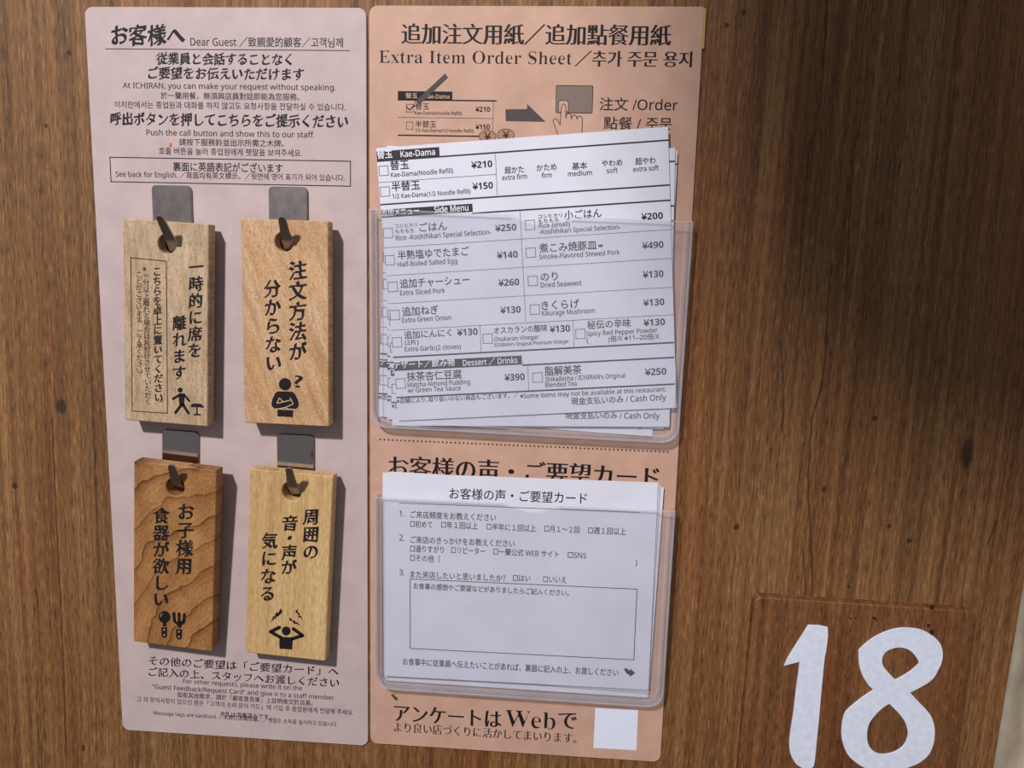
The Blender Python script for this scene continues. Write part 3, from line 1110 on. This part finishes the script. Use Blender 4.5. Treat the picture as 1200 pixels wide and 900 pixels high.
# tag 2
t = Print(TF[1])
t.vtext('注文方法が', 349, 316.7, 349, 411.7, 23, 'brushbold', 4, 0.95)
t.vtext('分からない', 319, 338, 320.5, 425, 21.5, 'brushbold', 4, 0.95)
t.build('lettering', M_INK, TO[1])
t = Print(TF[1])
S = lambda x, y: (295 + x / 11.25, 430 + y / 11.25)
t.ell(*S(440, 228), 7.3)
t.poly([S(*p) for p in ((330, 327), (365, 322), (510, 324), (548, 332), (575, 365), (605, 425), (621, 485), (618, 525), (585, 552), (300, 546), (266, 522), (260, 480), (275, 420), (305, 355))])
t.poly([S(*p) for p in ((338, 562), (548, 570), (545, 662), (340, 652))])
t.text('?', *S(563, 268), S(680, 0)[0], 20.5, 'bold', 3)
t.build('pictogram', M_INK, TO[1], 'black figure with crossed arms and question mark')
M_PALE = plain('bare_wood_line', srgb(214, 178, 136), 0.6)
t = Print(TF[1], 0.0001)
t.line([S(330, 480), S(366, 408), S(412, 458)], 0.9)
t.line([S(330, 480), S(412, 462), S(508, 438)], 0.9)
t.line([S(506, 405), S(548, 488), S(440, 535), S(330, 556)], 0.9)
t.line([S(440, 538), S(500, 556), S(560, 560)], 0.7)
t.build('arm_lines', M_PALE, TO[1])
# tag 3
t = Print(TF[2])
t.vtext('お子様用', 218, 599.6, 215.6, 663.3, 20.5, 'brushbold', 4, 0.95)
t.vtext('食器が欲しい', 189, 604.2, 188.6, 702, 19.5, 'brushbold', 4, 0.95)
t.build('lettering', M_INK, TO[2])
t = Print(TF[2])
S = lambda x, y: (145 + x / 10.0, 700 + y / 10.0)
t.ell(*S(478, 230), 6.9, 7.1)
t.line([S(478, 290), S(478, 341)], 4.0)
t.poly([S(*p) for p in ((443, 350), (509, 350), (509, 440), (500, 465), (476, 478), (452, 465), (442, 440))])
t.line([S(589, 186), S(596, 275)], 3.3, True)
t.line([S(650, 192), S(650, 290)], 3.3, True)
t.line([S(712, 198), S(704, 280)], 3.3, True)
t.poly([S(*p) for p in ((574, 265), (590, 272), (640, 290), (700, 272), (722, 270), (715, 305), (680, 326), (640, 328), (600, 308))])
t.line([S(655, 315), S(655, 358)], 3.8)
t.poly([S(*p) for p in ((613, 370), (685, 374), (683, 470), (672, 490), (648, 497), (624, 485), (613, 462))])
t.build('pictogram', M_INK, TO[2], 'black spoon and fork')
t = Print(TF[2], 0.0001)
t.line([S(432, 228), S(438, 205), S(455, 188)], 0.9)
for q in ((475, 380), (475, 440), (648, 402), (648, 460)):
    t.ell(*S(*q), 1.1, 1.1, 10)
t.build('handle_dots', plain('bare_wood_dot', srgb(186, 140, 92), 0.6), TO[2])
# tag 4
t = Print(TF[3])
t.vtext('周囲の', 364.6, 605.5, 364.2, 646.4, 19.5, 'brushbold', 4, 0.95)
t.vtext('音・声が', 340, 613, 338.6, 664.5, 19, 'brushbold', 4, 0.95)
t.vtext('気になる', 316, 633.5, 313.5, 695.5, 19.5, 'brushbold', 4, 0.95)
t.build('lettering', M_INK, TO[3])
t = Print(TF[3])
S = lambda x, y: (285 + x / 10.91, 700 + y / 10.91)
t.ell(*S(550, 430), 5.3)
t.poly([S(*p) for p in ((468, 500), (520, 506), (580, 508), (638, 515), (632, 590), (626, 668), (465, 656), (462, 560))])
t.line([S(462, 384), S(350, 440), S(480, 512)], 4.0, True)
t.line([S(642, 402), S(760, 488), S(620, 532)], 4.0, True)
for pg in (((478, 138), (505, 185), (440, 252), (428, 238), (418, 282), (402, 264), (355, 324), (384, 238), (402, 246), (410, 214), (428, 188), (448, 200)),
           ((694, 147), (664, 180), (708, 226), (706, 266), (730, 250), (764, 308), (742, 236), (724, 240), (720, 196), (700, 198)),
           ((594, 250), (588, 290), (640, 316), (652, 346), (674, 334), (732, 364), (690, 314), (672, 320), (656, 290), (634, 300))):
    t.poly([S(*p) for p in pg])
t.build('pictogram', M_INK, TO[3], 'black figure covering its ears below three bolts')

# ------------------------------------------------------------------ order sheets
def sheet_frame(tl, tr, bl, d):
    a, b, c = wall_pt(*tl, d), wall_pt(*tr, d), wall_pt(*bl, d)
    roll = math.atan2(b.z - a.z, b.x - a.x)
    return frame_at(a.x, d, a.z, roll), (b - a).length, (c - a).length

SF, SW, SH = sheet_frame((440.5, 173.6), (782.8, 148.3), (463, 492), 0.0052)
SH = (wall_pt(789.8, 478, 0.0052) - wall_pt(782.8, 148.3, 0.0052)).length
GL, GI, GB, GW, GT, GT2 = Print(SF), Print(SF), Print(SF), Print(SF, 0.0001), Print(SF), Print(SF)
def bar(tl, tr, bl):
    a, b, c = SF.loc(*tl), SF.loc(*tr), SF.loc(*bl)
    GB.lrect(max(a.x, 0), c.y, b.x, a.y)
    GB.cut()
bar((441, 177.6), (514.5, 171.4), (441.4, 188))
bar((445, 246), (553.5, 238.8), (446.3, 255.4))
bar((457.5, 424.6), (611.3, 417), (458.5, 435))
GW.text('替玉', 442.3, 186.4, 460.2, 10, 'semi')
GW.text('Kae-Dama', 469.6, 184.3, 510.3, 9.8, 'semi')
GW.text('追加メニュー', 447, 254, 491.7, 9.6, 'semi')
GW.text('Side Menu', 509, 249.3, 549.3, 9.8, 'semi')
GW.text('デザート／飲み物', 461.5, 432.6, 533.3, 10, 'semi')
GW.text('Dessert ／ Drinks', 542.8, 429.6, 607, 9.4, 'semi')
def rule(P_, p, q, w):
    a, b = SF.loc(*p), SF.loc(*q)
    z = (a.y + b.y) / 2
    h = w * SF.scale(*p) / 2
    P_.lrect(max(a.x, 0), z - h, min(b.x, SW), z + h)
for p, q in (((440.5, 188), (783.3, 165.3)), ((444.2, 239.2), (786, 217.5)), ((553, 249), (787, 235.6)),
             ((458, 417.3), (790, 403)), ((612, 427.6), (790, 419.2)), ((460.5, 465.2), (791, 451))):
    rule(GT2, p, q, 1.8)
for p, q in (((443, 213.8), (582, 204.4)), ((447.9, 289.6), (787.5, 269.8)), ((450, 322), (788, 304)), ((453, 354.6), (788.5, 338)), ((456, 386.1), (789.5, 370))):
    rule(GT, p, q, 0.7)
for p, q in (((580.5, 180), (582.7, 229)), ((609.4, 246.5), (616, 376.5)), ((562.3, 380.5), (564, 413.3)), ((671.5, 375.8), (672.8, 408)), ((618.5, 428.5), (619.5, 458))):
    GT.line([p, q], 0.7)
for (x, y) in ((443.9, 195), (445.5, 219.4), (449, 268), (451.1, 299.8), (454.4, 331), (456.8, 364), (459.4, 396), (565.6, 391.6), (674.5, 386.1),
               (615.4, 258.6), (616.4, 291), (618.7, 324), (620.9, 357.6), (463.6, 444.3), (624.2, 437.2)):
    a = SF.loc(x, y)
    s_ = 11.0 * SF.scale(x, y)
    GT.stroke([Vector((a.x, a.y)), Vector((a.x + s_, a.y)), Vector((a.x + s_, a.y - s_)), Vector((a.x, a.y - s_))], 0.45 * SF.scale(x, y), True)
for a in (('替玉', 457.6, 199.8, 479.7, 12), ('半替玉', 459.2, 224.5, 492.7, 12),
          ('超かた', 591.5, 204, 614.3, 9), ('かため', 629, 200.8, 652.6, 9), ('基本', 670.5, 199.2, 688.4, 9), ('やわめ', 705.3, 195.8, 729.6, 9), ('超やわ', 744.6, 193.6, 768.6, 9),
          ('コシヒカリ', 463.5, 267.4, 489, 5.6), ('もちもち', 463.5, 273.9, 485.2, 5.8), ('ごはん', 491.7, 271.7, 524.2, 11.6),
          ('半熟塩ゆでたまご', 466.4, 304.8, 550.3, 11.8), ('追加チャーシュー', 469, 338.2, 551, 11.8), ('追加ねぎ', 471.6, 370.8, 514.5, 11.6),
          ('追加にんにく', 473.9, 397.5, 529.8, 10), ('オスカランの酸味', 578.8, 391.8, 642, 9), ('秘伝の辛味', 688.4, 386.2, 739.7, 11),
          ('コシヒカリ', 630.8, 256.2, 659, 5.6), ('もちもち', 630.8, 261.8, 655, 5.6), ('小ごはん', 661.4, 257.7, 705.3, 11.6),
          ('煮こみ焼豚皿', 632, 296.7, 699.7, 11.8), ('※', 700.7, 290.4, 707, 6.5), ('のり', 633.8, 329.8, 654, 11.6), ('きくらげ', 634.7, 363.7, 679.3, 11.8),
          ('抹茶杏仁豆腐', 477, 447.2, 541.5, 11.8), ('脂解美茶', 638.6, 440.7, 681.9, 11.8), ('現金支払いのみ / Cash Only', 669.5, 476.4, 781, 9.4),
          ('(2片)', 474.5, 405.8, 491, 7.2), ('(　　　)倍/X ※11~20倍/X', 687.7, 403.4, 773, 7.8)):
    GI.text(*a, 'small', 2)
for a in (('※店舗により､取り扱いのない商品もございます。／', 465, 473.2, 608, 6.8), ('※Some items may not be available at this restaurant.', 609.5, 466.8, 781, 7.2)):
    GI.text(*a, 'small', 2)
for a in (('Kae-Dama(Noodle Refill)', 458.3, 207.7, 531.4, 7.6), ('1/2 Kae-Dama(1/2 Noodle Refill)', 460, 232.8, 551.9, 7.2),
          ('extra firm', 588.6, 211.3, 617.8, 8), ('firm', 634.7, 208.6, 646.8, 8), ('medium', 665.6, 206.8, 694, 8), ('soft', 711, 203, 724, 8), ('extra soft', 742, 201.4, 772, 8),
          ('Rice -Koshihikari Special Selection-', 464, 281.8, 576.2, 8), ('Half-Boiled Salted Egg', 466.4, 312.7, 536.3, 7.8), ('Extra Sliced Pork', 469, 346.2, 522, 7.8),
          ('Extra Green Onion', 471.6, 378, 529, 7.8), ('Extra Garlic(2 cloves)', 474.5, 412, 540.5, 7.4), ('Osukaran Vinegar', 579.5, 400, 631.5, 6.9),
          ("ICHIRAN's Original Premium Vinegar", 579.5, 406.6, 667, 5.8), ('Spicy Red Pepper Powder', 687.7, 393.8, 771, 7.4),
          ('Rice (small)', 631.5, 267.2, 668, 7.5), ('-Koshihikari Special Selection-', 632, 274.6, 727.4, 7.6), ('Smoke-Flavored Stewed Pork', 632, 304, 726.7, 7.8),
          ('Dried Seaweed', 633.8, 337, 681, 7.8), ('Kikurage Mushroom', 635.4, 370, 697.5, 7.8), ('Matcha Almond Pudding', 477.8, 453.7, 551.2, 7.5),
          ('w/ Green Tea Sauce', 477.8, 460.2, 540.5, 7.5), ("Shikaibicha / ICHIRAN's Original", 639, 447.2, 732.9, 7.3), ('Blended Tea', 639, 453.8, 676, 7.3)):
    GI.text(*a, 'small', 2)
for (s_, x0, y, x1) in (('¥210', 552.5, 197.4, 577.2), ('¥150', 554, 222.4, 578), ('¥250', 580.5, 271.5, 605.5), ('¥140', 582.7, 303.2, 607), ('¥260', 584.4, 335.5, 608.7),
                        ('¥130', 586.6, 367.6, 610.4), ('¥130', 536, 393.6, 560), ('¥130', 644.5, 389.7, 668.2), ('¥130', 754.3, 382.2, 779.4), ('¥200', 751.7, 258, 777),
                        ('¥490', 752.7, 291.8, 777.7), ('¥130', 753.4, 325.8, 777.7), ('¥130', 754, 358.8, 778.7), ('¥390', 591.5, 446.4, 615.2), ('¥250', 756, 440, 781)):
    GI.text(s_, x0, y, x1, 10.8, 'bold', 2)

sheet = empty('order_sheet', SF.M, 'foremost order sheet in the upper pocket, its whole menu readable', 'paper sheet', 'order sheets in the upper clear pocket')
def paper(parent, name, w, h, sag=0.0, cut=0.0):
    return slab(name, [[(0, -h), (w, -h), (w, 0), (0, 0)]], 0.0, -0.00012, M_PAPER, parent)
sheet_parts = [paper(sheet, 'paper', SW, SH), GI.build('lettering', M_INK, sheet), GT.build('ruled_lines', M_LINE, sheet), GT2.build('thick_ruled_lines', M_BAR, sheet)]
sheet_parts += GB.build_each('header_bar', M_BAR, sheet) + GW.build_each('header_lettering', M_WHITEINK, sheet)

def copy_thing(root, parts, M, label):
    r = root.copy()
    COL.objects.link(r)
    r.matrix_world = M
    r['label'] = label
    for p in parts:
        c = p.copy()
        COL.objects.link(c)
        c.parent = r
    return r
for (bl, br, d, label) in (((459.8, 498.6), (783.1, 500.2), 0.0042, 'second order sheet in the upper pocket, its Cash Only line showing below the foremost one'),
                           ((454.0, 491.4), (777.0, 502.4), 0.0032, 'third order sheet in the upper pocket, a thin strip below the Cash Only line'),
                           ((442.8, 488.0), (765.0, 511.4), 0.0022, 'rearmost order sheet in the upper pocket, leaning clockwise and lowest at the corner')):
    a, b = wall_pt(*bl, d), wall_pt(*br, d)
    roll = math.atan2(b.z - a.z, b.x - a.x)
    F_ = frame_at(a.x, d, a.z, roll)
    M = F_.M @ Matrix.Translation((0, 0, SH))
    copy_thing(sheet, sheet_parts, M, label)

# ------------------------------------------------------------------ feedback cards
CF, CW, CH = sheet_frame((448.4, 553.8), (771.4, 565.5), (451.5, 792), 0.0050)
K, KL = Print(CF), Print(CF)
K.text('お客様の声・ご要望カード', 526.6, 584.8, 688, 14.2, 'plain', 3)
for a in (('1.', 468, 605.2, 473.5, 9.5), ('ご来店頻度をお教えください', 480.7, 607, 581.4, 9), ('□初めて', 480.7, 618, 506.6, 8.8), ('□年１回以上', 517, 619, 560, 8.8),
          ('□半年に１回以上', 570.3, 621.2, 628, 8.8), ('□月１～２回', 638, 623.5, 679, 8.8), ('□週１回以上', 689, 625.5, 733.4, 8.8),
          ('2.', 468, 633.4, 473.8, 9.5), ('ご来店のきっかけをお教えください', 480.7, 636.4, 603.2, 9), ('□通りすがり', 480.7, 646.8, 520.3, 8.8), ('□リピーター', 528.8, 648.2, 568.4, 8.8),
          ('□一蘭公式 WEB サイト', 578.2, 650.4, 654.8, 8.8), ('□SNS', 665.3, 653.4, 687, 8.8), ('□その他（', 480.7, 658, 515.8, 8.8), ('）', 744, 664.5, 746.5, 8.8),
          ('3.', 468, 674, 474, 9.5), ('また来店したいと思いましたか？', 480.7, 677, 592.5, 9), ('□はい', 601, 680.8, 621.6, 8.8), ('□いいえ', 636.5, 682.4, 663.7, 8.8),
          ('お食事の感想やご要望などがありましたらご記入ください。', 484.5, 690.4, 666.9, 8),
          ('お食事中に従業員へ伝えたいことがあれば、裏面に記入の上、お渡しください', 472, 779.4, 725, 9.2)):
    K.text(*a, 'small', 2)
S = lambda x, y: (430 + x / 3.158, 680 + y / 3.158)
K.poly([S(*p) for p in ((950, 328), (960, 325), (972, 335), (975, 327), (993, 343), (974, 357), (972, 350), (962, 346))])
K.cut()
card_print_lines = KL
KL.hline(468, 589.5, 750.5, 0.7)
KL.box(480.7, 678.4, 742.8, 773.2, 0.9)
card = empty('feedback_card', CF.M, 'foremost white feedback card in the lower pocket, questions and blank box visible', 'paper card', 'feedback cards in the lower clear pocket')
card_parts = [paper(card, 'paper', CW, CH), KL.build('ruled_lines', M_INKS, card)] + K.build_each('lettering', M_INK, card)
for (tl, d, roll, label) in (((451.5, 553.5), 0.0040, -0.15, 'second feedback card in the lower pocket, just behind the foremost card'),
                             ((456.5, 552.6), 0.0031, -0.9, 'third feedback card in the lower pocket, its corner showing above the foremost card'),
                             ((453.5, 561.5), 0.0022, -0.35, 'rearmost feedback card in the lower pocket, its edge lowest of all')):
    p = wall_pt(*tl, d)
    copy_thing(card, card_parts[:1], frame_at(p.x, d, p.z, math.radians(roll)).M, label)

# ------------------------------------------------------------------ clear pockets
def pocket(tl, tr, br, bl, notch, label):
    d = 0.0074
    A = [wall_pt(*q, d) for q in (tl, tr, br, bl)]
    o = empty('clear_pocket', Matrix.Translation((A[3].x, -BT, A[3].z)), label, 'plastic pocket')
    c = [Vector((p.x - A[3].x, p.z - A[3].z)) for p in A]
    # front sheet with a thumb notch in its top edge
    out = quad_round(c, [0.0008, 0.0008, 0.010, 0.010], 8)
    top_l, top_r = c[0], c[1]
    ux = (top_r - top_l).normalized()
    un = Vector((ux.y, -ux.x))
    n0, n1, dep = notch
    i0, i1 = (wall_pt(n0, tl[1] + (tr[1] - tl[1]) * (n0 - tl[0]) / (tr[0] - tl[0]), d), wall_pt(n1, tl[1] + (tr[1] - tl[1]) * (n1 - tl[0]) / (tr[0] - tl[0]), d))
    s0, s1 = (Vector((i0.x - A[3].x, i0.z - A[3].z)) - top_l).dot(ux), (Vector((i1.x - A[3].x, i1.z - A[3].z)) - top_l).dot(ux)
    npts = []
    for k in range(15):
        q = k / 14
        dd = dep * (0.5 - 0.5 * math.cos(2 * math.pi * q)) ** 0.6
        p = top_l + ux * (s0 + (s1 - s0) * q) + un * dd
        npts.append((p.x, p.y))
    # corner order is TL TR BR BL (clockwise): the notch goes after the TL corner points
    full = out[:9] + npts + out[9:]
    yf = d - BT
    slab('front_sheet', [full], yf, yf - 0.0004, M_CLEAR, o)
    # welded seam round three sides, standing on the board
    ccw = full if area(full) > 0 else list(reversed(full))
    def U(inset_k):
        cc = [c[0] + ux * inset_k, c[1] - ux * inset_k, c[2], c[3]]
        dn = (c[3] - c[0]).normalized()
        cc[2] = c[2] - ux * inset_k - (c[2] - c[1]).normalized() * inset_k
        cc[3] = c[3] + ux * inset_k - dn * inset_k
        return quad_round(cc, [0, 0, max(0.010 - inset_k, 0.002), max(0.010 - inset_k, 0.002)], 8)
    def open_u(k):
        q = U(k)
        return q[1:] + q[:1]            # TR .. BR .. BL .. TL
    def seam(k0, k1, y0, y1, name):
        a_, b_ = open_u(k0), open_u(k1)
        ring = a_ + list(reversed(b_))
        return slab(name, [ring], y0, y1, M_RIM, o, bevel=0.00025)
    seam(0.0, 0.0016, yf - 0.0004, 0.0, 'seam_wall')
    seam(0.0002, 0.0011, yf + 0.0007, yf, 'outer_seam')
    seam(0.0034, 0.0041, yf + 0.0003, yf, 'inner_seam')
    # folded lip along the top edge
    def lip(sa, sb):
        a_, b_ = top_l + ux * sa, top_l + ux * sb
        q = [a_, b_, b_ + un * 0.0009, a_ + un * 0.0009]
        slab('top_lip', [[(p.x, p.y) for p in q]], yf + 0.0004, yf, M_RIM, o, bevel=0.00015)
    lip(0.0005, s0)
    lip(s1, (top_r - top_l).length - 0.0005)
    return o
pocket((432.3, 244.6), (813, 259.6), (795, 521), (434.5, 501), (597, 668, 0.0036), 'clear plastic pocket that holds the order sheets')
pocket((438.5, 582.3), (791.8, 599), (777, 830), (439.2, 807), (590, 655, 0.0040), 'clear plastic pocket that holds the feedback cards')

# ------------------------------------------------------------------ number plate
PT = 0.0062
p0, p1 = wall_pt(884.5, 699.5, PT), wall_pt(1146, 717, PT)
proll = math.atan2(p1.z - p0.z, p1.x - p0.x)
NF = frame_at(p0.x, PT, p0.z, proll)
pw = (p1 - p0).length
q = NF.loc(866.5, 900)
npl = empty('number_plate', NF.M, 'square wooden number plate with white digits 18', 'sign')
plate = slab('plaque', [rrect(0, -pw * 0.99, pw, 0, [0.004, 0.004, 0.005, 0.004], 5)], 0.0, -PT, M_PLATE, npl, bevel=0.0007)
def smooth_loop(pts, k=4, corner=38):
    n = len(pts)
    V = [Vector(p) for p in pts]
    cor = []
    for i in range(n):
        a, b = V[i] - V[i - 1], V[(i + 1) % n] - V[i]
        cor.append(abs(math.degrees(a.angle_signed(b))) > corner)
    out = []
    for i in range(n):
        p0_, p1_, p2_, p3_ = V[i - 1], V[i], V[(i + 1) % n], V[(i + 2) % n]
        m1 = (p2_ - p1_) if cor[i] else (p2_ - p0_) * 0.5
        m2 = (p2_ - p1_) if cor[(i + 1) % n] else (p3_ - p1_) * 0.5
        for j in range(k):
            s = j / k
            h = (2 * s ** 3 - 3 * s * s + 1, s ** 3 - 2 * s * s + s, -2 * s ** 3 + 3 * s * s, s ** 3 - s * s)
            out.append(p1_ * h[0] + m1 * h[1] + p2_ * h[2] + m2 * h[3])
    return out
def digit(loops, ox, oy, k=5.0):
    ls = [[tuple(NF.loc(ox + v.x / k, oy + v.y / k, 0.0008)) for v in smooth_loop(l)] for l in loops]
    return slab('digit', ls, 0.0008, 0.0, M_DIGIT, npl, bevel=0.00012)
digit([[(237, 63), (300, 66), (350, 76), (352, 130), (342, 215), (333, 260), (318, 410), (302, 590), (287, 740), (275, 860), (268, 892), (248, 906), (222, 907), (195, 898),
        (162, 874), (135, 825), (126, 770), (130, 700), (147, 590), (165, 440), (180, 330), (186, 279), (95, 302), (115, 258), (150, 200), (195, 130)]], 900, 720)['label'] = 'white digit 1'
digit([[(182, 210), (230, 165), (290, 125), (360, 95), (430, 80), (500, 82), (560, 95), (620, 130), (655, 165), (672, 205), (675, 250), (665, 295), (647, 330), (632, 360), (605, 390),
        (560, 420), (484, 460), (530, 510), (580, 562), (610, 605), (626, 660), (628, 710), (618, 770), (595, 820), (560, 855), (520, 880), (470, 899), (420, 912), (340, 921),
        (260, 915), (210, 897), (160, 865), (120, 825), (95, 775), (82, 715), (82, 660), (92, 605), (107, 570), (150, 530), (200, 490), (268, 444), (235, 410), (205, 360), (188, 310), (182, 260)],
       [(397, 385), (350, 335), (325, 300), (320, 265), (330, 235), (355, 212), (400, 197), (440, 197), (480, 212), (510, 240), (532, 275), (533, 292), (490, 330), (440, 362)],
       [(361, 525), (395, 558), (430, 597), (455, 635), (470, 685), (468, 720), (455, 755), (430, 785), (390, 808), (340, 820), (295, 817), (260, 795), (238, 760), (231, 715),
        (235, 670), (250, 630), (285, 585), (325, 548)]], 970, 720)['label'] = 'white digit 8'
t = Print(NF, 0.00005)
for x, y, rx, ry in ((1024.5, 724.4, 2.2, 1.8), (1092, 711.5, 2.6, 3.2), (1092, 741, 2.8, 3.5), (1088, 733, 2, 2.4), (997, 725, 1.4, 1.4), (1002.5, 724.2, 1.3, 1.3), (1026.5, 726.5, 1.3, 1.2)):
    t.ell(x, y, rx, ry, 10)
    t.cut()
t.build_each('dark_knot', plain('dark_knot', srgb(36, 22, 14), 0.6), npl)

bpy.data.objects.remove(_to, do_unlink=True)
bpy.data.scenes.remove(_ts)
